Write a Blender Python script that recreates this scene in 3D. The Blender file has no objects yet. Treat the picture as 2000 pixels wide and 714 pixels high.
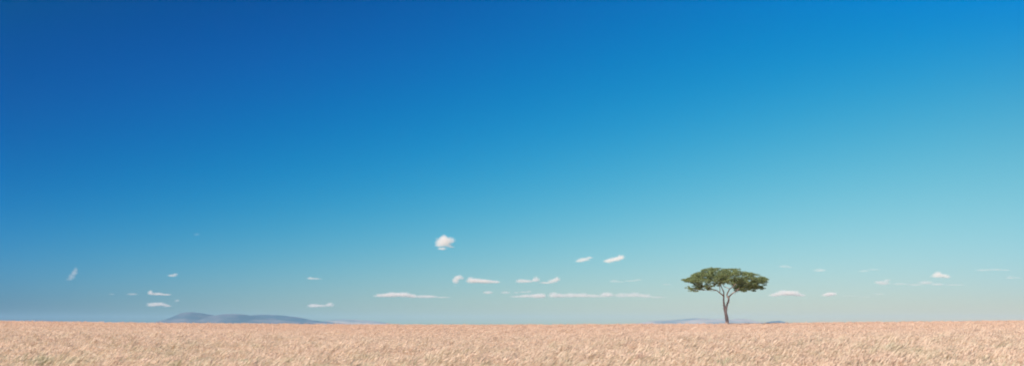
import bpy, bmesh, math, random
import numpy as np
from mathutils import Vector, noise, Matrix

R = math.radians
sc = bpy.context.scene
COL = sc.collection
rng = np.random.default_rng(7)
random.seed(7)

# ------------------------------------------------------------------ camera geometry (photo pixels are 2000 x 714)
F = 2414.0
YE = 632.0                       # eye level in the photo
PITCH = math.atan((YE - 357.0) / F)
EYE = Vector((0.0, 0.0, 3.0))
cp, sp = math.cos(PITCH), math.sin(PITCH)

def ray(px, py):
    v = Vector((px - 1000.0, F * cp - (357.0 - py) * sp, F * sp + (357.0 - py) * cp))
    return v
def at(px, py, dist):
    """the point seen at (px, py) at forward distance dist (metres along +Y)"""
    v = ray(px, py)
    return EYE + v * (dist / v.y)

# ------------------------------------------------------------------ helpers
def mesh_obj(name, verts, faces, mat=None, parent=None, smooth=False):
    me = bpy.data.meshes.new(name)
    verts = np.asarray(verts, dtype=np.float32).reshape(-1, 3)
    me.vertices.add(len(verts)); me.vertices.foreach_set('co', verts.ravel())
    if isinstance(faces, np.ndarray):
        n, k = faces.shape
        me.loops.add(n * k); me.loops.foreach_set('vertex_index', faces.astype(np.int32).ravel())
        me.polygons.add(n); me.polygons.foreach_set('loop_start', np.arange(0, n * k, k, dtype=np.int32))
        me.update(calc_edges=True)
    elif len(faces):
        me.clear_geometry(); me.from_pydata([tuple(map(float, v)) for v in verts], [], faces)
    me.validate()
    if smooth:
        me.polygons.foreach_set('use_smooth', np.ones(len(me.polygons), dtype=bool))
    o = bpy.data.objects.new(name, me)
    if mat: me.materials.append(mat)
    COL.objects.link(o)
    if parent: o.parent = parent
    return o

def tag(o, label=None, cat=None, group=None, kind=None):
    if label: o['label'] = label
    if cat: o['category'] = cat
    if group: o['group'] = group
    if kind: o['kind'] = kind
    return o

def new_mat(name):
    m = bpy.data.materials.new(name); m.use_nodes = True
    nt = m.node_tree; nt.nodes.clear()
    out = nt.nodes.new('ShaderNodeOutputMaterial')
    return m, nt, out

def ramp(nt, stops, interp='LINEAR'):
    r = nt.nodes.new('ShaderNodeValToRGB'); cr = r.color_ramp; cr.interpolation = interp
    while len(cr.elements) < len(stops): cr.elements.new(0.5)
    for e, (p, c) in zip(cr.elements, stops):
        e.position = p; e.color = (c[0], c[1], c[2], 1)
    return r

def noise_node(nt, scale, detail=4, vec=None, rough=0.55):
    n = nt.nodes.new('ShaderNodeTexNoise'); n.inputs['Scale'].default_value = scale
    n.inputs['Detail'].default_value = detail; n.inputs['Roughness'].default_value = rough
    if vec is not None: nt.links.new(vec, n.inputs['Vector'])
    return n

# ------------------------------------------------------------------ materials
def grass_mat(name, c1, c2, trans=0.35, green=None):
    """dry stems: colour varies from tuft to tuft and in broad drifts over the field"""
    m, nt, out = new_mat(name); L = nt.links
    oi = nt.nodes.new('ShaderNodeObjectInfo'); geo = nt.nodes.new('ShaderNodeNewGeometry')
    big = noise_node(nt, 0.11, 4, geo.outputs['Position'])
    add = nt.nodes.new('ShaderNodeMath'); add.operation = 'MULTIPLY_ADD'
    isl = nt.nodes.new('ShaderNodeMath'); isl.operation = 'MULTIPLY_ADD'; isl.inputs[1].default_value = 0.6
    hf = nt.nodes.new('ShaderNodeMath'); hf.operation = 'MULTIPLY'; hf.inputs[1].default_value = 0.4
    L.new(oi.outputs['Random'], hf.inputs[0]); L.new(geo.outputs['Random Per Island'], isl.inputs[0]); L.new(hf.outputs[0], isl.inputs[2])
    L.new(isl.outputs[0], add.inputs[0]); add.inputs[1].default_value = 0.95
    L.new(big.outputs['Fac'], add.inputs[2])
    sub = nt.nodes.new('ShaderNodeMath'); sub.operation = 'SUBTRACT'; sub.inputs[1].default_value = 0.47
    L.new(add.outputs[0], sub.inputs[0])
    r = ramp(nt, [(0.0, c1), (1.0, c2)]); L.new(sub.outputs[0], r.inputs[0])
    col = r.outputs[0]
    if green is not None:
        gn = noise_node(nt, 0.16, 5, geo.outputs['Position'], 0.65)
        gr = ramp(nt, [(0.45, (0, 0, 0)), (0.62, (1, 1, 1))]); L.new(gn.outputs['Fac'], gr.inputs[0])
        mx = nt.nodes.new('ShaderNodeMixRGB'); L.new(gr.outputs[0], mx.inputs[0])
        L.new(col, mx.inputs[1]); mx.inputs[2].default_value = (*green, 1); col = mx.outputs[0]
    # colour turns redder towards the top of the rise; nearer by, patches are tinted green
    sx = nt.nodes.new('ShaderNodeSeparateXYZ'); L.new(geo.outputs['Position'], sx.inputs[0])
    wob = nt.nodes.new('ShaderNodeMath'); wob.operation = 'MULTIPLY_ADD'; wob.inputs[1].default_value = 90
    L.new(big.outputs['Fac'], wob.inputs[0]); L.new(sx.outputs['Y'], wob.inputs[2])
    far = nt.nodes.new('ShaderNodeMapRange'); far.interpolation_type = 'SMOOTHSTEP'; L.new(wob.outputs[0], far.inputs[0])
    far.inputs[1].default_value = 130; far.inputs[2].default_value = 265
    m1 = nt.nodes.new('ShaderNodeMixRGB'); m1.blend_type = 'MULTIPLY'; L.new(far.outputs[0], m1.inputs[0]); L.new(col, m1.inputs[1])
    m1.inputs[2].default_value = (0.99, 0.92, 0.90, 1)
    gn2 = noise_node(nt, 0.42, 4, geo.outputs['Position'], 0.6)
    g2 = ramp(nt, [(0.48, (0, 0, 0)), (0.66, (1, 1, 1))]); L.new(gn2.outputs['Fac'], g2.inputs[0])
    near = nt.nodes.new('ShaderNodeMapRange'); L.new(sx.outputs['Y'], near.inputs[0])
    near.inputs[1].default_value = 52; near.inputs[2].default_value = 120; near.inputs[3].default_value = 0.62; near.inputs[4].default_value = 0.0
    gm = nt.nodes.new('ShaderNodeMath'); gm.operation = 'MULTIPLY'; L.new(g2.outputs[0], gm.inputs[0]); L.new(near.outputs[0], gm.inputs[1])
    m2 = nt.nodes.new('ShaderNodeMixRGB'); L.new(gm.outputs[0], m2.inputs[0]); L.new(m1.outputs[0], m2.inputs[1])
    m2.inputs[2].default_value = (0.46, 0.46, 0.30, 1); col = m2.outputs[0]
    d = nt.nodes.new('ShaderNodeBsdfDiffuse'); t = nt.nodes.new('ShaderNodeBsdfTranslucent')
    L.new(col, d.inputs[0]); L.new(col, t.inputs[0])
    mix = nt.nodes.new('ShaderNodeMixShader'); mix.inputs[0].default_value = trans
    L.new(d.outputs[0], mix.inputs[1]); L.new(t.outputs[0], mix.inputs[2])
    L.new(mix.outputs[0], out.inputs['Surface'])
    return m

MAT_HEAD = grass_mat('grass_seed_head', (0.62, 0.435, 0.32), (0.76, 0.58, 0.44), 0.45)
MAT_PLUME = grass_mat('grass_plume', (0.71, 0.555, 0.415), (0.79, 0.65, 0.495), 0.45)
MAT_STEM = grass_mat('grass_stem', (0.66, 0.54, 0.375), (0.83, 0.71, 0.525), 0.45)
MAT_LEAF = grass_mat('grass_leaf', (0.62, 0.50, 0.345), (0.74, 0.61, 0.44), 0.45, green=(0.31, 0.36, 0.22))

def ground_mat():
    m, nt, out = new_mat('dry_grass_ground'); L = nt.links
    geo = nt.nodes.new('ShaderNodeNewGeometry')
    n1 = noise_node(nt, 0.35, 8, geo.outputs['Position'], 0.65)
    n2 = noise_node(nt, 0.004, 6, geo.outputs['Position'])
    r1 = ramp(nt, [(0.3, (0.30, 0.22, 0.13)), (0.55, (0.44, 0.33, 0.22)), (0.75, (0.52, 0.40, 0.28))])
    L.new(n1.outputs['Fac'], r1.inputs[0])
    r2 = ramp(nt, [(0.35, (0.75, 0.85, 0.7)), (0.6, (1, 1, 1))]); L.new(n2.outputs['Fac'], r2.inputs[0])
    mx = nt.nodes.new('ShaderNodeMixRGB'); mx.blend_type = 'MULTIPLY'; mx.inputs[0].default_value = 1
    L.new(r1.outputs[0], mx.inputs[1]); L.new(r2.outputs[0], mx.inputs[2])
    b = nt.nodes.new('ShaderNodeBsdfDiffuse'); L.new(mx.outputs[0], b.inputs[0])
    L.new(b.outputs[0], out.inputs['Surface'])
    return m

def bark_mat():
    m, nt, out = new_mat('acacia_bark'); L = nt.links
    tc = nt.nodes.new('ShaderNodeTexCoord')
    mp = nt.nodes.new('ShaderNodeMapping'); mp.inputs['Scale'].default_value = (5, 5, 1.2)
    L.new(tc.outputs['Object'], mp.inputs[0])
    n1 = noise_node(nt, 1.6, 8, mp.outputs[0], 0.65)
    r1 = ramp(nt, [(0.3, (0.17, 0.11, 0.09)), (0.5, (0.37, 0.26, 0.225)), (0.7, (0.56, 0.42, 0.375))])
    L.new(n1.outputs['Fac'], r1.inputs[0])
    b = nt.nodes.new('ShaderNodeBsdfPrincipled'); b.inputs['Roughness'].default_value = 0.9
    L.new(r1.outputs[0], b.inputs['Base Color'])
    bp = nt.nodes.new('ShaderNodeBump'); bp.inputs['Strength'].default_value = 0.8; bp.inputs['Distance'].default_value = 0.06
    L.new(n1.outputs['Fac'], bp.inputs['Height']); L.new(bp.outputs[0], b.inputs['Normal'])
    L.new(b.outputs[0], out.inputs['Surface'])
    return m

def leaf_mat():
    m, nt, out = new_mat('acacia_leaf'); L = nt.links
    geo = nt.nodes.new('ShaderNodeNewGeometry')
    n1 = noise_node(nt, 0.9, 4, geo.outputs['Position'])
    add = nt.nodes.new('ShaderNodeMath'); add.operation = 'MULTIPLY_ADD'
    L.new(geo.outputs['Random Per Island'], add.inputs[0]); add.inputs[1].default_value = 0.5
    L.new(n1.outputs['Fac'], add.inputs[2])
    r = ramp(nt, [(0.35, (0.11, 0.140, 0.068)), (0.7, (0.195, 0.230, 0.098)), (1.0, (0.31, 0.34, 0.15))])
    L.new(add.outputs[0], r.inputs[0])
    d = nt.nodes.new('ShaderNodeBsdfDiffuse'); t = nt.nodes.new('ShaderNodeBsdfTranslucent')
    L.new(r.outputs[0], d.inputs[0]); L.new(r.outputs[0], t.inputs[0])
    mix = nt.nodes.new('ShaderNodeMixShader'); mix.inputs[0].default_value = 0.3
    L.new(d.outputs[0], mix.inputs[1]); L.new(t.outputs[0], mix.inputs[2])
    L.new(mix.outputs[0], out.inputs['Surface'])
    return m

def hill_mat(name, wood_lo, wood_hi, dry=(0.42, 0.29, 0.21), hazy_wood=(0.035, 0.06, 0.075), sc_=0.0011):  # woodland tone with some of the distant haze's blue painted into it
    m, nt, out = new_mat(name); L = nt.links
    geo = nt.nodes.new('ShaderNodeNewGeometry')
    mp = nt.nodes.new('ShaderNodeMapping'); mp.inputs['Scale'].default_value = (1, 0.5, 6)
    L.new(geo.outputs['Position'], mp.inputs[0])
    n1 = noise_node(nt, sc_, 6, mp.outputs[0], 0.6)
    r1 = ramp(nt, [(wood_lo, hazy_wood), (wood_hi, dry)])
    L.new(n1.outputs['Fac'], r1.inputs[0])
    b = nt.nodes.new('ShaderNodeBsdfDiffuse'); L.new(r1.outputs[0], b.inputs[0])
    L.new(b.outputs[0], out.inputs['Surface'])
    return m

# ------------------------------------------------------------------ ground: one sheet, low rise whose crest makes the skyline
CREST = 232.0
GH = 1.14                        # height of the grass tops
SKX = [-900, -300, 0, 120, 350, 600, 850, 1100, 1250, 1400, 1600, 1800, 2000, 2300, 2900]
SKY_ = [622, 623, 625, 626.5, 628.6, 630.6, 631.6, 631.6, 630.8, 629.6, 627.8, 625.8, 623.8, 622, 621]
def crest_z(px):
    ys = np.interp(px, SKX, SKY_)
    return EYE.z - GH + CREST * (YE - ys) / F
def ground_z(x, y):
    x = np.asarray(x, float); y = np.asarray(y, float)
    r = np.hypot(x, y)
    px = 1000 + F * np.where(y > 1, x / np.maximum(y, 1), np.sign(x) * 5)
    zc = crest_z(px)
    front = np.clip((y / np.maximum(r, 1e-6) + 0.1) / 0.6, 0, 1); front = front * front * (3 - 2 * front)
    zc = zc * front
    up = np.clip(r / CREST, 0, 1); up = up * (1.18 - 0.18 * up * up)
    s = np.clip((r - CREST) / 900, 0, 1); s = s * s * (3 - 2 * s)
    z = np.where(r < CREST, zc * np.minimum(up, 1.0), zc * (1 - s) - 14 * s)
    b = 0.05 * np.sin(x * 0.11 + 1.3 * np.sin(y * 0.05)) + 0.05 * np.sin(y * 0.083 + x * 0.041)
    return z + b * np.clip(r / 30, 0, 1) * np.clip(1 - (r - 150) / 200, 0, 1)

rad = np.concatenate([[0.5], np.linspace(4, 300, 120), np.geomspace(310, 33500, 70)])
na = 720
ang = np.arange(na) * 2 * math.pi / na
RR, AA = np.meshgrid(rad, ang, indexing='ij')
GX, GY = RR * np.sin(AA), RR * np.cos(AA)
GZ = ground_z(GX, GY)
gv = np.stack([GX, GY, GZ], -1).reshape(-1, 3)
idx = np.arange(len(rad) * na).reshape(len(rad), na)
nx = np.roll(idx, -1, axis=1)
q = np.stack([idx[:-1], idx[1:], nx[1:], nx[:-1]], -1).reshape(-1, 4)
gv = np.vstack([gv, [[0, 0, float(GZ[0].mean())]]])
centre = len(gv) - 1
ground = mesh_obj('ground', gv, q, ground_mat(), smooth=True)
bm = bmesh.new(); bm.from_mesh(ground.data); bm.verts.ensure_lookup_table()
for i in range(na):
    bm.faces.new((bm.verts[centre], bm.verts[i], bm.verts[(i + 1) % na]))
bmesh.ops.recalc_face_normals(bm, faces=bm.faces)
bm.to_mesh(ground.data); bm.free()
tag(ground, kind='structure')

# ------------------------------------------------------------------ grass
def strip(V, Fc, M, pts, widths, side, mi):
    """ribbon through pts; side = horizontal direction of its width"""
    b = len(V)
    for p, w in zip(pts, widths):
        V.append(p - side * w * 0.5); V.append(p + side * w * 0.5)
    for k in range(len(pts) - 1):
        Fc.append((b + 2 * k, b + 2 * k + 1, b + 2 * k + 3, b + 2 * k + 2)); M.append(mi)

def make_tuft(seed, leafy=1.0, nstem=20):
    rr = random.Random(seed)
    V, Fc, M = [], [], []
    lean0 = Vector((rr.uniform(0.15, 0.60), rr.uniform(-0.25, 0.25), 0))      # the wind leans it to the right
    for k in range(nstem):
        a = rr.uniform(0, 6.283); rd = 0.20 * math.sqrt(rr.random())
        base = Vector((math.cos(a) * rd, math.sin(a) * rd, 0))
        h = rr.uniform(0.62, 0.98)
        ln = lean0 * rr.uniform(0.6, 1.5) + Vector((math.cos(a), math.sin(a), 0)) * rr.uniform(0, .16)
        pts = [base + ln * (h * t ** 1.6 * 0.80) + Vector((0, 0, h * t * (1 - 0.10 * t * t))) for t in (0, .4, .7, 1)]
        sa = rr.uniform(0, 3.14); side = Vector((math.cos(sa), math.sin(sa), 0))
        strip(V, Fc, M, pts, (.008, .007, .006, .005), side, 1)
        # seed head: a loose drooping spray of spikelets
        top = pts[-1]; dirv = (pts[-1] - pts[-2]).normalized()
        hl = rr.uniform(0.22, 0.36)
        for j in range(4):
            s0 = top - dirv * hl * (0.15 + 0.24 * j)
            d2 = (dirv + Vector((rr.uniform(-.12, .3), rr.uniform(-.22, .22), rr.uniform(-.35, .02)))).normalized()
            l2 = hl * rr.uniform(0.35, 0.65)
            sa = rr.uniform(0, 3.14); sd = Vector((math.cos(sa), math.sin(sa), rr.uniform(-.4, .4)))
            strip(V, Fc, M, [s0, s0 + d2 * l2 * .5, s0 + d2 * l2 + Vector((.01, 0, -.02))], (.010, .032, .006), sd, 0)
    for k in range(int(16 * leafy)):
        a = rr.uniform(0, 6.283); rd = 0.22 * math.sqrt(rr.random())
        base = Vector((math.cos(a) * rd, math.sin(a) * rd, 0))
        h = rr.uniform(0.3, 0.66)
        ln = lean0 * 0.7 + Vector((math.cos(a), math.sin(a), 0)) * rr.uniform(0.1, .5)
        pts = [base + ln * (h * t ** 1.7) + Vector((0, 0, h * t * (1 - 0.25 * t * t))) for t in (0, .35, .7, 1)]
        sa = rr.uniform(0, 3.14); side = Vector((math.cos(sa), math.sin(sa), 0))
        strip(V, Fc, M, pts, (.012, .013, .010, .002), side, 2)
    me = bpy.data.meshes.new('grass_tuft'); me.from_pydata(V, [], Fc)
    for m in (MAT_HEAD, MAT_STEM, MAT_LEAF): me.materials.append(m)
    me.polygons.foreach_set('material_index', np.array(M, dtype=np.int32)); me.update()
    return bpy.data.objects.new('grass_tuft', me)

def make_plumes(seed):
    """a few tall culms with long pale plumes, all swept by the wind"""
    rr = random.Random(seed); V, Fc, M = [], [], []
    lean0 = Vector((rr.uniform(0.20, 0.62), rr.uniform(-0.2, 0.2), 0))
    for k in range(6):
        a = rr.uniform(0, 6.283); rd = rr.uniform(0, .16)
        base = Vector((math.cos(a) * rd, math.sin(a) * rd, 0)); h = rr.uniform(0.95, 1.2)
        ln = lean0 * rr.uniform(.8, 1.2)
        pts = [base + ln * (h * t ** 1.6 * 0.8) + Vector((0, 0, h * t * (1 - 0.16 * t * t))) for t in (0, .35, .55, .72, .86, 1)]
        for q_ in range(2):
            sa = rr.uniform(0, 3.14) + q_ * 1.57; side = Vector((math.cos(sa), math.sin(sa), 0))
            strip(V, Fc, M, pts[:3], (.009, .008, .007), side, 1)
            strip(V, Fc, M, pts[2:], (.009, .027, .024, .005), side, 0)
    me = bpy.data.meshes.new('grass_plume'); me.from_pydata(V, [], Fc)
    for m in (MAT_PLUME, MAT_STEM): me.materials.append(m)
    me.polygons.foreach_set('material_index', np.array(M, dtype=np.int32)); me.update()
    return bpy.data.objects.new('grass_tuft', me)

src = bpy.data.collections.new('grass_tufts')
NT = 10
for k in range(NT):
    src.objects.link(make_tuft(100 + k, leafy=1.0 if k < 8 else 2.0, nstem=22 if k < 8 else 10))

for k in range(3): src.objects.link(make_plumes(300 + k))

def scatter():
    P = []
    # density falls off with distance where tufts shrink under a pixel
    for (r0, r1, dens) in ((36, 110, 6.0), (110, 255, 4.2)):
        half = R(29)
        n = int(0.5 * (r1 * r1 - r0 * r0) * 2 * half * dens)
        rr = np.sqrt(rng.uniform(r0 * r0, r1 * r1, n)); aa = rng.uniform(-half, half, n)
        P.append(np.stack([rr * np.sin(aa), rr * np.cos(aa)], -1))
    # thinner grass round the rest of the rise, outside the picture
    n = 16000
    rr = np.sqrt(rng.uniform(3 * 3, 36 * 36, n)); aa = rng.uniform(-math.pi, math.pi, n)
    P.append(np.stack([rr * np.sin(aa), rr * np.cos(aa)], -1))
    return np.vstack(P)
P2 = scatter()
px_, py_ = P2[:, 0], P2[:, 1]
nzv = np.array([noise.fractal(Vector((x * 0.23, y * 0.16, 3.1)), 1.0, 2.0, 3) for x, y in P2])
nz2 = np.array([noise.noise(Vector((x * 0.045, y * 0.03, 9.1))) for x, y in P2])
z = ground_z(px_, py_) - 0.01
keep = rng.random(len(z)) < np.clip(0.92 + 0.5 * nzv, 0.55, 1)
pts = np.stack([px_, py_, z], -1)[keep]; nzk = nzv[keep]; nz2k = nz2[keep]
N = len(pts)
gme = bpy.data.meshes.new('grass'); gme.vertices.add(N); gme.vertices.foreach_set('co', pts.astype(np.float32).ravel())
rot = np.stack([rng.normal(0, .07, N), 0.10 + 0.16 * nzk + rng.normal(0, .07, N), rng.uniform(-0.6, 0.6, N)], -1)
tall = rng.random(N) < 0.10
scl = (1 + 0.06 * tall) * np.clip(1.0 + 0.19 * nzk + 0.10 * nz2k + rng.normal(0, .12, N), 0.5, 1.4)
pick = rng.integers(0, 8, N)
leafy = (nz2k + 0.5 * nzk + rng.normal(0, .12, N)) < -0.26
pick[leafy] = rng.integers(8, NT, leafy.sum())
plume = (rng.random(N) < 0.24 + 0.15 * nzk + 0.16 * np.clip((100 - np.hypot(pts[:, 0], pts[:, 1])) / 45, 0, 1)) & ~leafy
pick[plume] = rng.integers(NT, NT + 3, plume.sum())
for nm, ty, dat in (('rot', 'FLOAT_VECTOR', rot), ('scl', 'FLOAT', scl), ('pick', 'INT', pick)):
    a_ = gme.attributes.new(nm, ty, 'POINT')
    a_.data.foreach_set('vector' if ty == 'FLOAT_VECTOR' else 'value', dat.astype(np.int32 if ty == 'INT' else np.float32).ravel())
grass = bpy.data.objects.new('grass', gme); COL.objects.link(grass)
tag(grass, 'tall dry pinkish straw grass with nodding seed heads covering the plain', 'grass', kind='stuff')
ng = bpy.data.node_groups.new('grass_scatter', 'GeometryNodeTree')
ng.interface.new_socket('Geometry', in_out='INPUT', socket_type='NodeSocketGeometry')
ng.interface.new_socket('Geometry', in_out='OUTPUT', socket_type='NodeSocketGeometry')
gi = ng.nodes.new('NodeGroupInput'); go = ng.nodes.new('NodeGroupOutput')
ci = ng.nodes.new('GeometryNodeCollectionInfo'); ci.inputs['Collection'].default_value = src
ci.inputs['Separate Children'].default_value = True; ci.inputs['Reset Children'].default_value = True
iop = ng.nodes.new('GeometryNodeInstanceOnPoints'); iop.inputs['Pick Instance'].default_value = True
def na_(name, ty):
    n = ng.nodes.new('GeometryNodeInputNamedAttribute'); n.data_type = ty; n.inputs['Name'].default_value = name
    return n.outputs['Attribute']
ng.links.new(gi.outputs[0], iop.inputs['Points']); ng.links.new(ci.outputs[0], iop.inputs['Instance'])
ng.links.new(na_('pick', 'INT'), iop.inputs['Instance Index'])
ng.links.new(na_('rot', 'FLOAT_VECTOR'), iop.inputs['Rotation'])
ng.links.new(na_('scl', 'FLOAT'), iop.inputs['Scale'])
ng.links.new(iop.outputs[0], go.inputs[0])
md = grass.modifiers.new('scatter', 'NODES'); md.node_group = ng

# ------------------------------------------------------------------ acacia tree
TD = 231.0
K = TD / F / 5.29                # metres per pixel of the enlarged view of the tree (5.29x, origin 1320, 505)
tx = TD * (1320 + 515 / 5.29 - 1000) / F
tbase = Vector((tx, TD, float(ground_z(tx, TD))))
ztop_ref = 662.0                 # skyline row in the enlarged view
zeye_row = (YE - 505) * 5.29
def T(u, v, d=0.0):
    """tree-local point of the enlarged view's pixel, d metres deeper"""
    s = (TD + d) / TD
    return Vector(((u - 515) * K * s, d, (zeye_row - v) * K * s + EYE.z - tbase.z))
tree = bpy.data.objects.new('acacia_tree', None); COL.objects.link(tree); tree.location = tbase
tag(tree, 'lone flat topped umbrella acacia with forked trunk standing on the grassy skyline', 'tree')
MB = bark_mat(); ML = leaf_mat()

def tube(V, Fc, pts, rads, seg=8, rough=0.0, seed=0):
    """tapered tube through pts"""
    pts = [Vector(p) for p in pts]; b0 = len(V); n = len(pts)
    up = Vector((0.31, 0.9, 0.2)).normalized()
    for i, p in enumerate(pts):
        d = (pts[min(i + 1, n - 1)] - pts[max(i - 1, 0)]).normalized()
        a = d.cross(up); a = a.normalized() if a.length > 1e-4 else Vector((1, 0, 0)); c = d.cross(a)
        for k in range(seg):
            t = 2 * math.pi * k / seg
            rr = rads[i] * (1 + rough * noise.noise(Vector((math.cos(t) * 1.5, math.sin(t) * 1.5 + seed, p.z * 1.2))))
            V.append(p + (a * math.cos(t) + c * math.sin(t)) * rr)
    for i in range(n - 1):
        for k in range(seg):
            A = b0 + i * seg + k; B = b0 + i * seg + (k + 1) % seg
            Fc.append((A, B, B + seg, A + seg))
    V.append(pts[-1]); e = len(V) - 1; l0 = b0 + (n - 1) * seg
    for k in range(seg): Fc.append((l0 + k, l0 + (k + 1) % seg, e))

def smooth_path(pts, rads, m=4):
    out, ro = [], []
    n = len(pts)
    for i in range(n - 1):
        p0, p1, p2, p3 = pts[max(i - 1, 0)], pts[i], pts[i + 1], pts[min(i + 2, n - 1)]
        for k in range(m):
            t = k / m
            out.append(0.5 * ((2 * p1) + (p2 - p0) * t + (2 * p0 - 5 * p1 + 4 * p2 - p3) * t * t + (3 * p1 - p0 - 3 * p2 + p3) * t ** 3))
            ro.append(rads[i] * (1 - t) + rads[i + 1] * t)
    out.append(pts[-1]); ro.append(rads[-1])
    return out, ro

LIMBS = [  # (u, v, depth m, radius m) main stems read off the photograph
    [(518, 735, 0, .40), (516, 662, 0, .31), (510, 610, 0, .27), (504, 560, 0, .25), (498, 520, 0, .235), (490, 485, 0, .19), (484, 440, 0, .155), (487, 395, 0, .135), (485, 370, 0, .13)],
    [(504, 540, 0, .17), (512, 500, 0, .18), (522, 465, .1, .175), (536, 440, .2, .16), (536, 405, .2, .15), (526, 385, .2, .13)],
    [(486, 385, 0, .12), (462, 368, -.3, .10), (440, 352, -.5, .09), (408, 328, -.8, .08), (370, 318, -1.0, .07), (325, 298, -1.2, .055), (280, 282, -1.4, .04), (220, 262, -1.5, .03)],
    [(485, 380, 0, .11), (490, 345, .3, .10), (476, 312, .5, .09), (468, 280, .8, .07), (455, 240, 1.1, .05), (440, 195, 1.5, .03)],
    [(440, 352, -.5, .06), (438, 318, -1.1, .055), (425, 288, -1.9, .05), (400, 240, -2.8, .03)],
    [(527, 400, .2, .11), (522, 370, .2, .10), (535, 335, -.2, .09), (548, 310, -.5, .08), (580, 288, -.9, .06), (610, 250, -1.5, .04), (650, 205, -2.1, .03)],
    [(548, 315, -.5, .06), (522, 298, .5, .055), (500, 285, 1.2, .05), (495, 235, 2.4, .03)],
    [(534, 408, .2, .12), (556, 382, .4, .11), (580, 362, .7, .10), (606, 344, .9, .09), (650, 325, 1.2, .075), (700, 300, 1.4, .06), (760, 280, 1.5, .045), (830, 262, 1.5, .03)],
    [(606, 346, .9, .06), (630, 318, -.2, .055), (670, 290, -1.4, .045), (740, 262, -2.4, .03)],
    [(650, 326, 1.2, .05), (680, 322, 2.3, .045), (720, 300, 3.6, .03)],
    [(370, 318, -1.0, .05), (345, 312, .6, .045), (300, 300, 2.2, .035), (250, 285, 3.2, .02)],
    [(408, 328, -.8, .05), (370, 330, -1.6, .04), (310, 328, -2.2, .03), (240, 322, -2.4, .025), (170, 318, -2.3, .02)],
]
V, Fc = [], []
nodes = []
for li, L_ in enumerate(LIMBS):
    pp = [T(u, v, d) for u, v, d, r in L_]; rr = [r * 1.13 for *_, r in L_]
    pp, rr = smooth_path(pp, rr, 4)
    for i in range(1, len(pp) - 1):          # knots and kinks
        j = noise.noise_vector(pp[i] * 1.7 + Vector((li, 0, 0))) * rr[i] * 0.28
        pp[i] = pp[i] + j
    tube(V, Fc, pp, rr, 10 if rr[0] > .1 else 7, 0.35 if rr[0] > .15 else .15, li * 3.1)
    if li >= 2:
        nodes += [(p, r) for p, r in zip(pp[len(pp) // 3:], rr[len(pp) // 3:])]
# dead snags on the bare trunk
for a, b in (((494, 492), (460, 478)), ((495, 520), (474, 508)), ((512, 530), (534, 524)), ((534, 452), (554, 456)), ((488, 520), (468, 516)), ((612, 345), (600, 372))):
    pa, pb = T(*a), T(*b)
    tube(V, Fc, [pa, pa.lerp(pb, .5) + Vector((0, -.05, .04)), pb], [.045, .03, .012], 5)

# crown: foliage sprays filling an umbrella whose side outline is the photograph's
TOPU = [40, 60, 130, 175, 195, 240, 290, 360, 440, 455, 510, 570, 660, 690, 740, 800, 830, 852, 900, 940, 955]
TOPV = [214, 205, 196, 160, 128, 130, 98, 80, 84, 99, 94, 92, 95, 116, 127, 132, 145, 168, 174, 188, 215]
BOTU = [40, 60, 100, 160, 200, 250, 300, 350, 400, 440, 500, 540, 590, 615, 650, 700, 760, 830, 885, 905, 925, 945, 955]
BOTV = [214, 222, 240, 252, 262, 262, 250, 258, 268, 280, 272, 282, 292, 335, 355, 345, 340, 335, 325, 290, 250, 225, 215]
sprays = []
rc = random.Random(11)
def add_spray(u, v, d, s):
    sprays.append((T(u, v, d), s))
tries = 0
while len(sprays) < 840 and tries < 40000:
    tries += 1
    u = rc.uniform(45, 950)
    cx, hw = 500.0, 455.0
    e = (u - cx) / hw
    if abs(e) >= 1: continue
    hd = 6.6 * math.sqrt(1 - e * e)
    d = rc.uniform(-hd, hd)
    e2 = abs(d) / max(hd, .1)
    tv, bv = np.interp(u, TOPU, TOPV) + 14, np.interp(u, BOTU, BOTV) - 8
    tv = tv + (bv - tv) * (0.42 * e2 ** 2.5)        # the dome falls away to its rim
    bv = bv + (tv - bv) * (0.25 * (1 - e2))
    if tv >= bv: continue
    # concentrate foliage in the upper shell, thinner belly
    w = rc.random() ** 1.25
    v = tv + (bv - tv) * w
    p = T(500 + (u - 500) * 0.955, v, d)
    g = noise.noise(Vector((p.x * 0.55, p.y * 0.55, p.z * 1.1 + 5)))
    if g < -0.13 and w > 0.10: continue             # gaps between the pads
    if min(((p - q).length for q, _ in sprays), default=9) < 0.30: continue
    sprays.append((p, rc.uniform(0.75, 1.25)))
# lower left branch with its own thin foliage, lower right drooping pads
for _ in range(85):
    u = rc.uniform(108, 345); add_spray(u, rc.uniform(288, 338) - (0 if u < 230 else 8), rc.uniform(-3.8, 2.0), rc.uniform(.4, .75))
for _ in range(75):
    add_spray(rc.uniform(175, 450), rc.uniform(245, 288), rc.uniform(-4, 4), rc.uniform(.4, .7))
for _ in range(26):
    add_spray(rc.uniform(80, 200), rc.uniform(198, 240), rc.uniform(-2.2, 1.6), rc.uniform(.5, .8))
for _ in range(60):
    add_spray(rc.uniform(640, 890), rc.uniform(285, 332), rc.uniform(-3.2, 2.5), rc.uniform(.7, 1.0))
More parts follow.
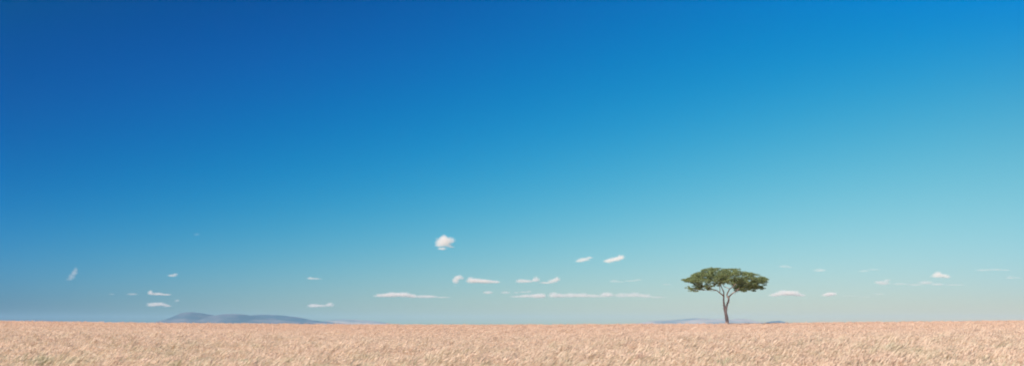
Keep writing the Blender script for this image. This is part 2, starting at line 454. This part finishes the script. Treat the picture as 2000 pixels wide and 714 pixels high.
# twigs join every spray to the nearest branch
order = sorted(range(len(sprays)), key=lambda i: min((sprays[i][0] - q).length for q, _ in nodes))
NP = [q for q, _ in nodes]; NR = [r for _, r in nodes]
for i in order:
    p = sprays[i][0]
    arr = np.array([tuple(q) for q in NP])
    dd = np.linalg.norm(arr - np.array(tuple(p)), axis=1) + np.maximum(arr[:, 2] - p.z, 0) * 1.5
    j = int(dd.argmin()); q = NP[j]; r0 = min(NR[j] * 0.7, 0.05)
    L0 = (p - q).length
    if L0 < 0.05: continue
    mid = q.lerp(p, 0.5) + Vector((rc.uniform(-.1, .1), rc.uniform(-.1, .1), -0.10 * L0)) * 1.0
    q1 = q.lerp(mid, .5) + Vector((rc.uniform(-.05, .05), 0, rc.uniform(-.05, .05))) * L0
    r1 = max(0.012, r0 * 0.5)
    tube(V, Fc, [q, q1, mid, p], [r0, r0 * .85, (r0 + r1) / 2, r1], 5)
    NP += [mid, p]; NR += [(r0 + r1) / 2, max(r1, .016)]
trunk = mesh_obj('trunk', [tuple(v) for v in V], Fc, MB, tree, smooth=True)

# leaves: small feathery leaflets round each spray, flattened into layered pads
LV = []
for p, s in sprays:
    n = int(115 * s)
    c = rng.normal(0, 1, (n, 3)); c /= np.linalg.norm(c, axis=1)[:, None]
    rad_ = rng.random(n) ** 0.45
    c = c * rad_[:, None] * np.array([0.50, 0.50, 0.20]) * s
    c[:, 2] += 0.05 - 0.10 * rad_ ** 2
    c += np.array(tuple(p))
    a = rng.normal(0, 1, (n, 3)) * np.array([1, 1, .45]); a /= np.linalg.norm(a, axis=1)[:, None]
    b = np.cross(a, rng.normal(0, 1, (n, 3)) * np.array([.6, .6, 1.2])); b /= np.linalg.norm(b, axis=1)[:, None]
    l = rng.uniform(.055, .115, n)[:, None]; w = rng.uniform(.022, .045, n)[:, None]
    LV.append(np.stack([c - a * l, c + b * w, c + a * l, c - b * w], 1))
LV = np.concatenate(LV).reshape(-1, 3)
crown = mesh_obj('crown', LV, np.arange(len(LV)).reshape(-1, 4), ML, tree)

# ------------------------------------------------------------------ far hills
def hills(profile, dist, depth, mat, seed, name='hills', gully=1.0):
    """profile: (px, py) crest as seen; a real ridge at dist metres, depth metres thick"""
    xs = np.array([a for a, b in profile], float); ys = np.array([b for a, b in profile], float)
    n, m = 260, 60
    U = np.linspace(xs[0], xs[-1], n)
    h = (YE - np.interp(U, xs, ys)) * dist / F
    ker = np.ones(7) / 7; h = np.convolve(np.pad(h, 3, 'edge'), ker, 'valid') + np.array([noise.fractal(Vector((u_ * 0.12, seed, 0)), 0.9, 2.0, 3) for u_ in U]) * np.minimum(h, 60) * 0.04
    X = (U - 1000) * dist / F
    Y = np.linspace(-depth / 2, depth / 2, m)
    VV = []
    for j in range(m):
        t = Y[j] / (depth / 2)
        fall = (1 - t * t) ** 1.3 if abs(t) < 1 else 0
        for i in range(n):
            q_ = Vector((X[i] / 900 + seed, Y[j] / 1500, seed * 3))
            g = noise.hetero_terrain(q_, 0.9, 2.1, 4, 0.6)
            ridge = 1 - 0.34 * gully * abs(noise.noise(Vector((X[i] / 520 + seed, Y[j] / 2600, 0)))) * (1 - fall ** 3) * 2
            z_ = h[i] * fall * ridge + (g - .6) * 5 * fall
            VV.append((X[i], dist + Y[j], z_ - 16 + 18 * fall))
    id_ = np.arange(n * m).reshape(m, n)
    q_ = np.stack([id_[:-1, :-1], id_[:-1, 1:], id_[1:, 1:], id_[1:, :-1]], -1).reshape(-1, 4)
    o = mesh_obj(name, VV, q_, mat, smooth=True)
    return tag(o, kind='structure')

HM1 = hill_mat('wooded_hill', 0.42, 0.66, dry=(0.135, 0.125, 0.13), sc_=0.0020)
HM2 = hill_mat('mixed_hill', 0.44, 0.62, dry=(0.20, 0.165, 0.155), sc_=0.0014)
HM3 = hill_mat('bare_hill', 0.38, 0.60, hazy_wood=(0.10, 0.12, 0.12), dry=(0.30, 0.24, 0.19), sc_=0.0010)
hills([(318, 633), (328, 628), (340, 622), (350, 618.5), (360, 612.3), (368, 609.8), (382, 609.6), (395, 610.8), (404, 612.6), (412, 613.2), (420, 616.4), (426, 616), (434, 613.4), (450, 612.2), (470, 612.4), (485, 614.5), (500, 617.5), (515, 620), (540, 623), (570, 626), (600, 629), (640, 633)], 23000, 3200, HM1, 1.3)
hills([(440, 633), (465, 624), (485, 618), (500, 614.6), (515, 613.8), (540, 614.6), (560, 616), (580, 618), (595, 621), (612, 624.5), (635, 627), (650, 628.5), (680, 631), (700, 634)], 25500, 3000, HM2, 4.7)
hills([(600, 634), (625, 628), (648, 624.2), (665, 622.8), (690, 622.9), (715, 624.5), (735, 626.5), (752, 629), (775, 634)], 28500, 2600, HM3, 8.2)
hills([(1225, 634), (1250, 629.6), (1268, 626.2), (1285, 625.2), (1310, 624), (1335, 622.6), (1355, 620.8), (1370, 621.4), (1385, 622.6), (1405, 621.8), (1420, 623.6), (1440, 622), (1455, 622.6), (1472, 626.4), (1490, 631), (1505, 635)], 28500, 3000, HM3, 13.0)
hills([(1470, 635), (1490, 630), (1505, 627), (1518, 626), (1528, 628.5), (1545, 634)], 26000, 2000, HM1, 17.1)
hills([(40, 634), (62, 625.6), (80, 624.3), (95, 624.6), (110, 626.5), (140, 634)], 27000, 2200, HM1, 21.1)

# ------------------------------------------------------------------ clouds: small cumulus, each a closed puffy body of cloud volume
def cloud_mat(dens, blobs, r, g=-0.1):
    """vapour: dense in the middle of each billow, thinning and breaking into wisps towards its edge.
    blobs: (centre, radii) in the cloud's own space"""
    m, nt, out = new_mat('cloud_vapour'); L = nt.links
    def math_(op, a, b=None, c=None, clamp=False):
        n = nt.nodes.new('ShaderNodeMath'); n.operation = op; n.use_clamp = clamp
        for k, v in enumerate((a, b, c)):
            if v is None: continue
            if isinstance(v, (int, float)): n.inputs[k].default_value = v
            else: L.new(v, n.inputs[k])
        return n.outputs[0]
    v = nt.nodes.new('ShaderNodeVolumePrincipled'); v.inputs['Color'].default_value = (0.935, 0.85, 0.785, 1)
    v.inputs['Anisotropy'].default_value = g
    tc = nt.nodes.new('ShaderNodeTexCoord'); P = tc.outputs['Object']
    best = None
    for c, R_ in blobs:
        a = nt.nodes.new('ShaderNodeVectorMath'); a.operation = 'SUBTRACT'; L.new(P, a.inputs[0]); a.inputs[1].default_value = c
        b = nt.nodes.new('ShaderNodeVectorMath'); b.operation = 'DIVIDE'; L.new(a.outputs[0], b.inputs[0]); b.inputs[1].default_value = R_
        lo = nt.nodes.new('ShaderNodeVectorMath'); lo.operation = 'MINIMUM'; L.new(b.outputs[0], lo.inputs[0])     # flatter underside
        lo2 = nt.nodes.new('ShaderNodeVectorMath'); lo2.operation = 'MULTIPLY_ADD'; L.new(lo.outputs[0], lo2.inputs[0])
        lo2.inputs[1].default_value = (0, 0, 0.8); L.new(b.outputs[0], lo2.inputs[2])
        l = nt.nodes.new('ShaderNodeVectorMath'); l.operation = 'LENGTH'; L.new(lo2.outputs[0], l.inputs[0])
        f = math_('SUBTRACT', 1.0, l.outputs['Value'], clamp=True)
        best = f if best is None else math_('ADD', best, f)
    n = noise_node(nt, 0.95 / r, 5, P, 0.62)
    nn = math_('MULTIPLY_ADD', n.outputs['Fac'], 2.6, -1.55)
    d = math_('ADD', math_('MULTIPLY', best, 1.6), nn, clamp=True)
    L.new(math_('MULTIPLY', d, dens), v.inputs['Density'])
    L.new(v.outputs[0], out.inputs['Volume'])
    m.cycles.volume_step_rate = 0.3
    return m

ICO = {}
def ico(sub):
    if sub not in ICO:
        b = bmesh.new(); bmesh.ops.create_icosphere(b, subdivisions=sub, radius=1.0)
        ICO[sub] = ([v.co.copy() for v in b.verts], [[v.index for v in f.verts] for f in b.faces]); b.free()
    return ICO[sub]

def cloud(lumps, tau, label, seed, base=None):
    """lumps: (px, py, rx, ry) ellipses read off the photograph"""
    rr = random.Random(seed)
    yb = max(l[1] + l[3] * .6 for l in lumps)
    dist = min(max(1150.0 * F / (YE - yb), 19000.0), 88000.0)
    kx = dist / F
    c0 = at(sum(l[0] for l in lumps) / len(lumps), sum(l[1] for l in lumps) / len(lumps), dist)
    V, Fc, blobs = [], [], []
    vs, fs = ico(3)
    rmed = sorted(l[3] for l in lumps)[len(lumps) // 2] * kx
    for (x, y, rx, ry) in lumps:
        p = at(x, y, dist) - c0 + Vector((0, rr.uniform(-.3, .3) * rx * kx, 0))
        R_ = Vector((rx * 1.40, max(ry * 2.0, min(rx, ry * 3)) * 1.3, ry * 1.65)) * kx
        blobs.append((p, R_))
        b0 = len(V); off = Vector((rr.uniform(0, 99), 0, 0))
        for v in vs:
            w = v * (0.94 + 0.10 * noise.fractal(v * 1.6 + off, 0.8, 2.0, 3))
            V.append(p + Vector((w.x * R_.x, w.y * R_.y, w.z * R_.z)))
        Fc += [[b0 + i for i in f] for f in fs]
    me = bpy.data.meshes.new('cloud'); me.from_pydata([tuple(v) for v in V], [], Fc)
    o = bpy.data.objects.new('cloud', me); COL.objects.link(o)
    md = o.modifiers.new('weld', 'REMESH'); md.mode = 'VOXEL'; md.voxel_size = max(0.5 * kx, rmed / 7)
    dg = bpy.context.evaluated_depsgraph_get()
    me2 = bpy.data.meshes.new_from_object(o.evaluated_get(dg)); o.modifiers.clear(); o.data = me2; me2.name = 'cloud'
    bpy.data.meshes.remove(me)
    me2.materials.clear(); me2.materials.append(cloud_mat(0.21 * tau ** 1.35 / rmed, blobs, rmed))
    o.location = c0
    tag(o, label, 'cloud', 'small clouds drifting above the horizon')
    return o

CL = [
 # lumps, tau, label
 ([(863, 472, 13, 7.5), (877, 470, 11, 6.5), (867, 465, 6, 6), (857, 479, 8, 4), (870, 478, 12, 4.5), (864, 486, 9, 3.2), (880, 482, 8, 2.2)], 1.35, 'highest round puffy cream cloud with a ragged shred under it, alone in mid sky'),
 ([(890, 548, 7, 7), (897, 542, 8, 5)], 2.0, 'small upright hooked cloud at left end of its row of puffs'),
 ([(921, 548, 10, 6), (936, 549, 12, 4.5), (950, 550, 12, 4), (967, 550, 9, 3)], 2.0, 'white cloud with humped left end and tapering tail, beside the hooked cloud'),
 ([(1018, 549, 11, 4), (1032, 549, 10, 3), (1047, 546, 7, 5.5), (1062, 552, 10, 2)], 1.5, 'low cloud with a small peaked tip right of centre'),
 ([(1080, 549, 9, 4), (1088, 545, 6, 4.5), (1072, 552, 8, 2)], 1.7, 'wedge shaped white cloud rising to a point at its right'),
 ([(1140, 507, 12, 3.5), (1132, 510, 9, 2.5), (1151, 503, 7, 2.5)], .9, 'faint slanting streak left of the brighter slanting cloud'),
 ([(1188, 510, 9, 4), (1200, 507, 11, 4.5), (1212, 503, 8, 5)], 1.7, 'bright slanting oblong cloud, the highest one left of the tree'),
 ([(745, 577, 14, 3.5), (765, 576, 14, 5), (788, 576, 14, 5), (805, 578, 10, 4)], 2.2, 'long bright flat based cloud over the dip right of the left hills'),
 ([(825, 579, 18, 3), (842, 579, 12, 2.6), (865, 580, 14, 1.5)], 1.2, 'thin grey tail stretching right from the long flat based cloud'),
 ([(953, 571, 9, 3)], 1.3, 'tiny oval cloud under the tapering tail cloud'),
 ([(987, 571, 9, 2.6)], .9, 'tiny pale oval cloud second in the low short row'),
 ([(1008, 571, 5, 1.6), (1022, 570, 9, 1.7), (1033, 569, 5, 2.3)], .6, 'faint small wisp above the long low cloud bank left end'),
 ([(1010, 579, 14, 2), (1028, 578, 12, 3.2), (1050, 578, 14, 4.5), (1060, 577, 6, 4)], 1.7, 'low cream cloud bank ending in a rounded right shoulder'),
 ([(1083, 577, 12, 5.5), (1098, 578, 9, 4)], 2.0, 'domed bright cloud heading the longest low cloud bank'),
 ([(1115, 577, 14, 4.3), (1138, 577, 14, 4.3), (1160, 578, 14, 3.2), (1185, 576, 14, 5)], 1.5, 'long creamy middle stretch of the low cloud bank'),
 ([(1215, 577, 16, 4.6), (1240, 576, 15, 5), (1262, 578, 14, 4), (1285, 580, 14, 2)], 1.1, 'greyish right stretch of the low cloud bank thinning towards the tree'),
 ([(1200, 549, 9, 3), (1212, 550, 8, 1.6)], .5, 'faint smudge of cloud above the low bank, left of the other smudge'),
 ([(1232, 548, 14, 1.7), (1246, 546, 8, 1.7)], .45, 'faint slanting smudge of cloud between the low bank and slanting clouds'),
 ([(1302, 555, 9, 1.8)], .4, 'faint wisp just left of the acacia crown'),
 ([(1513, 576, 10, 3.5), (1530, 573, 14, 5.5), (1548, 573, 14, 5.5), (1562, 576, 10, 3)], 2.2, 'bright white humped cloud just right of the acacia crown'),
 ([(1616, 576, 10, 3), (1624, 574, 11, 3.6)], 1.9, 'small bright lens shaped cloud right of the humped cloud by the tree'),
 ([(1531, 520, 11, 2.6), (1542, 522, 6, 1.6)], .45, 'faint flat wisp above and right of the acacia crown'),
 ([(1600, 528, 12, 3.2)], .55, 'faint pinkish oval wisp, second right of the acacia crown'),
 ([(1688, 529, 10, 2.4), (1706, 526, 12, 2)], .4, 'faint slanting pink wisp above the paired low clouds'),
 ([(1725, 553, 12, 4), (1715, 551, 8, 3), (1733, 547, 7, 2.5)], .9, 'soft grey cloud left of the peaked double cloud'),
 ([(1832, 535, 8, 5), (1836, 539, 17, 4), (1850, 541, 7, 2.5)], 1.2, 'peaked cloud above a grey shelf near the right side of the sky'),
 ([(1760, 554, 16, 2), (1785, 556, 16, 2), (1808, 552, 14, 3.5), (1832, 555, 14, 2.5), (1862, 556, 20, 1.6)], .6, 'long grey shelf of cloud under the peaked cloud'),
 ([(1920, 527, 14, 2), (1945, 526, 18, 2), (1965, 527, 10, 1.4)], .4, 'long faint wisp in the sky at the far right'),
 ([(1974, 542, 8, 3), (1988, 542, 8, 1.6)], .45, 'small faint puff near the right edge under the long faint wisp'),
 ([(1716, 574, 10, 2.2)], .4, 'very small faint puff low over the grass horizon at right'),
 ([(1660, 577, 22, 1.4), (1690, 579, 16, 1.2)], .25, 'hazy low streak right of the small lens shaped cloud'),
 ([(140, 540, 6, 6), (145, 532, 5, 6), (136, 545, 6, 3), (148, 526, 3, 4)], .75, 'ragged upright wisp at far left above the plain'),
 ([(337, 538, 9, 2.6), (343, 535, 5, 2)], .8, 'short slanting wisp above the left hills, highest on that side'),
 ([(294, 572, 5, 4.5), (308, 574, 11, 2.8), (325, 575, 10, 2)], 1.5, 'cloud with a round white knob at its left end, left of the hills'),
 ([(298, 595, 11, 4.4), (313, 594, 10, 4.2), (326, 597, 8, 3)], 1.5, 'jagged flat cloud low over the left foot of the hills'),
 ([(346, 587, 5, 3)], .7, 'tiny puff between the knobbed cloud and the hills'),
 ([(258, 574, 11, 2)], .7, 'thin short dash of cloud left of the knobbed cloud'),
 ([(218, 574, 6, 1.5)], .35, 'tiniest faint dash of cloud on the left side'),
 ([(606, 543, 6, 2.6), (616, 544, 12, 1.8)], .9, 'thin tadpole shaped wisp high over the right end of the hills'),
 ([(613, 597, 12, 3.6), (628, 597, 10, 2.5), (644, 595, 8, 4)], 1.6, 'low dumbbell shaped white cloud just above the right hill slope'),
 ([(384, 458, 6, 3)], .25, 'barely visible wisp high over the left hills'),
]
CLOUDS = True
if CLOUDS:
    for i, (lm, tau, lab) in enumerate(CL):
        cloud(lm, tau, lab, 500 + i)

# ------------------------------------------------------------------ haze: the air between here and the hills
HAZE = 1.5e-5
bm = bmesh.new(); bmesh.ops.create_cube(bm, size=1.0)
hm, nt, out = new_mat('haze_air')
pv = nt.nodes.new('ShaderNodeVolumePrincipled'); pv.inputs['Density'].default_value = HAZE
pv.inputs['Color'].default_value = (0.40, 0.69, 0.98, 1)
nt.links.new(pv.outputs[0], out.inputs['Volume'])
me = bpy.data.meshes.new('haze')
zlo, zhi = -20.0, 225.0
bmesh.ops.scale(bm, vec=(69000, 69000, zhi - zlo), verts=bm.verts); bmesh.ops.translate(bm, vec=(0, 0, (zhi + zlo) / 2), verts=bm.verts)
bm.to_mesh(me); bm.free(); me.materials.append(hm)
hz = bpy.data.objects.new('haze', me); COL.objects.link(hz)
tag(hz, kind='stuff')

# ------------------------------------------------------------------ light
SUN_AZ, SUN_EL = R(-118), R(44)          # azimuth from +Y towards +X: the sun stands behind the camera's left shoulder
sd = Vector((math.sin(SUN_AZ) * math.cos(SUN_EL), math.cos(SUN_AZ) * math.cos(SUN_EL), math.sin(SUN_EL)))
sun = bpy.data.lights.new('sun', 'SUN'); sun.energy = 4.6; sun.angle = R(0.53); sun.color = (1.0, 0.94, 0.88)
so = bpy.data.objects.new('sun', sun); COL.objects.link(so); so.rotation_euler = (-sd).to_track_quat('-Z', 'Y').to_euler()

w = bpy.data.worlds.new('World'); sc.world = w; w.use_nodes = True
nt = w.node_tree; nt.nodes.clear(); L = nt.links
wo = nt.nodes.new('ShaderNodeOutputWorld'); bg = nt.nodes.new('ShaderNodeBackground')
sky = nt.nodes.new('ShaderNodeTexSky'); sky.sky_type = 'NISHITA'; sky.sun_disc = False
sky.sun_elevation = SUN_EL; sky.sun_rotation = SUN_AZ
sky.altitude = 1600; sky.air_density = 1.0; sky.dust_density = 0.6; sky.ozone_density = 1.5
bg.inputs['Strength'].default_value = 0.1
# a polarising filter's darkening of the sky, as a smooth function of the direction in the sky: grade = P(x, z)^2.2

COEF = [((0, 0), (0.5656, 0.6012, 0.4623)), ((0, 1), (0.4693, 0.3469, 1.5519)), ((0, 2), (-0.7540, -0.0939, -2.7973)), ((0, 3), (-1.2486, -0.3621, 1.0908)), ((0, 4), (-0.3076, -0.2266, 1.9136)), ((0, 5), (1.2590, 0.2799, -1.4549)), ((1, 0), (0.2711, 0.1086, 0.0004)), ((1, 1), (-0.9194, -0.2719, 0.1135)), ((1, 2), (2.4151, 0.8173, -0.0355)), ((1, 3), (-0.1997, -0.2001, -0.2453)), ((1, 4), (-1.7632, -0.4051, 0.0247)), ((1, 5), (0.0443, 0.1819, 0.3396)), ((2, 0), (-0.1378, -0.2141, -0.2191)), ((2, 1), (-0.0712, 0.5538, 0.9713)), ((2, 2), (-0.1634, -0.6850, -1.4331)), ((2, 3), (1.6919, 0.0935, 0.2616)), ((2, 4), (-1.2398, 0.2794, 0.4044)), ((3, 0), (0.1035, 0.1687, 0.1179)), ((3, 1), (-0.4790, -0.9926, -0.7172)), ((3, 2), (-0.0279, 1.7044, 1.2601)), ((3, 3), (0.4335, -1.0183, -0.6939))]
if COEF:
    tc = nt.nodes.new('ShaderNodeTexCoord'); nrm = nt.nodes.new('ShaderNodeVectorMath'); nrm.operation = 'NORMALIZE'
    L.new(tc.outputs['Generated'], nrm.inputs[0])
    sep = nt.nodes.new('ShaderNodeSeparateXYZ'); L.new(nrm.outputs[0], sep.inputs[0])
    def mr(sock, a, b, c, d):
        n = nt.nodes.new('ShaderNodeMapRange'); n.clamp = True
        L.new(sock, n.inputs[0])
        for k, v_ in zip((1, 2, 3, 4), (a, b, c, d)): n.inputs[k].default_value = v_
        return n.outputs[0]
    s_ = mr(sep.outputs['X'], -0.40, 0.40, -1, 1); t_ = mr(sep.outputs['Z'], 0.0, 0.27, 0, 1)
    sq = nt.nodes.new('ShaderNodeMath'); sq.operation = 'POWER'; sq.inputs[1].default_value = 0.5
    L.new(t_, sq.inputs[0]); t_ = sq.outputs[0]
    def powr(sock, k):
        n = nt.nodes.new('ShaderNodeMath'); n.operation = 'MULTIPLY'; L.new(sock, n.inputs[0])
        if k == 2: L.new(sock, n.inputs[1])
        else: L.new(powr(sock, k - 1), n.inputs[1])
        return n.outputs[0]
    acc = None
    for (i, j), c in COEF:
        f = None
        for sock, k in ((s_, i), (t_, j)):
            if k == 0: continue
            pk = sock if k == 1 else powr(sock, k)
            if f is None: f = pk
            else:
                n = nt.nodes.new('ShaderNodeMath'); n.operation = 'MULTIPLY'; L.new(f, n.inputs[0]); L.new(pk, n.inputs[1]); f = n.outputs[0]
        n = nt.nodes.new('ShaderNodeVectorMath'); n.operation = 'SCALE'; n.inputs[0].default_value = c
        if f is None: n.inputs['Scale'].default_value = 1.0
        else: L.new(f, n.inputs['Scale'])
        if acc is None: acc = n.outputs[0]
        else:
            a_ = nt.nodes.new('ShaderNodeVectorMath'); a_.operation = 'ADD'; L.new(acc, a_.inputs[0]); L.new(n.outputs[0], a_.inputs[1]); acc = a_.outputs[0]
    mxv = nt.nodes.new('ShaderNodeVectorMath'); mxv.operation = 'MAXIMUM'; L.new(acc, mxv.inputs[0]); mxv.inputs[1].default_value = (0, 0, 0)
    sp3 = nt.nodes.new('ShaderNodeSeparateXYZ'); L.new(mxv.outputs[0], sp3.inputs[0])
    cb = nt.nodes.new('ShaderNodeCombineXYZ')
    for k in range(3):
        n = nt.nodes.new('ShaderNodeMath'); n.operation = 'POWER'; n.inputs[1].default_value = 2.2
        L.new(sp3.outputs[k], n.inputs[0]); L.new(n.outputs[0], cb.inputs[k])
    mul = nt.nodes.new('ShaderNodeVectorMath'); mul.operation = 'MULTIPLY'
    L.new(sky.outputs[0], mul.inputs[0]); L.new(cb.outputs[0], mul.inputs[1])
    back = mr(sep.outputs['Y'], 0.35, -0.35, 0, 1)          # behind the camera the sky is left as it is
    bm_ = nt.nodes.new('ShaderNodeMixRGB'); L.new(back, bm_.inputs[0]); L.new(mul.outputs[0], bm_.inputs[1]); L.new(sky.outputs[0], bm_.inputs[2])
    L.new(bm_.outputs[0], bg.inputs[0])
else:
    L.new(sky.outputs[0], bg.inputs[0])
L.new(bg.outputs[0], wo.inputs[0])

# ------------------------------------------------------------------ camera and render
cam = bpy.data.cameras.new('camera'); co = bpy.data.objects.new('camera', cam); COL.objects.link(co)
cam.sensor_fit = 'HORIZONTAL'; cam.sensor_width = 36.0; cam.lens = 36.0 * F / 2000.0
cam.clip_start = 0.1; cam.clip_end = 250000
co.location = EYE; co.rotation_euler = (R(90) + PITCH, 0, 0)
sc.camera = co
vs_ = sc.view_settings; vs_.view_transform = 'Standard'; vs_.look = 'None'; vs_.gamma = 1.0; vs_.exposure = 0.8
vs_.use_curve_mapping = False
cy = sc.cycles
cy.use_denoising = True
cy.volume_step_rate = 1.0; cy.volume_max_steps = 256; cy.volume_bounces = 5; cy.max_bounces = 12; cy.diffuse_bounces = 3; cy.transparent_max_bounces = 16
cy.filter_width = 1.9
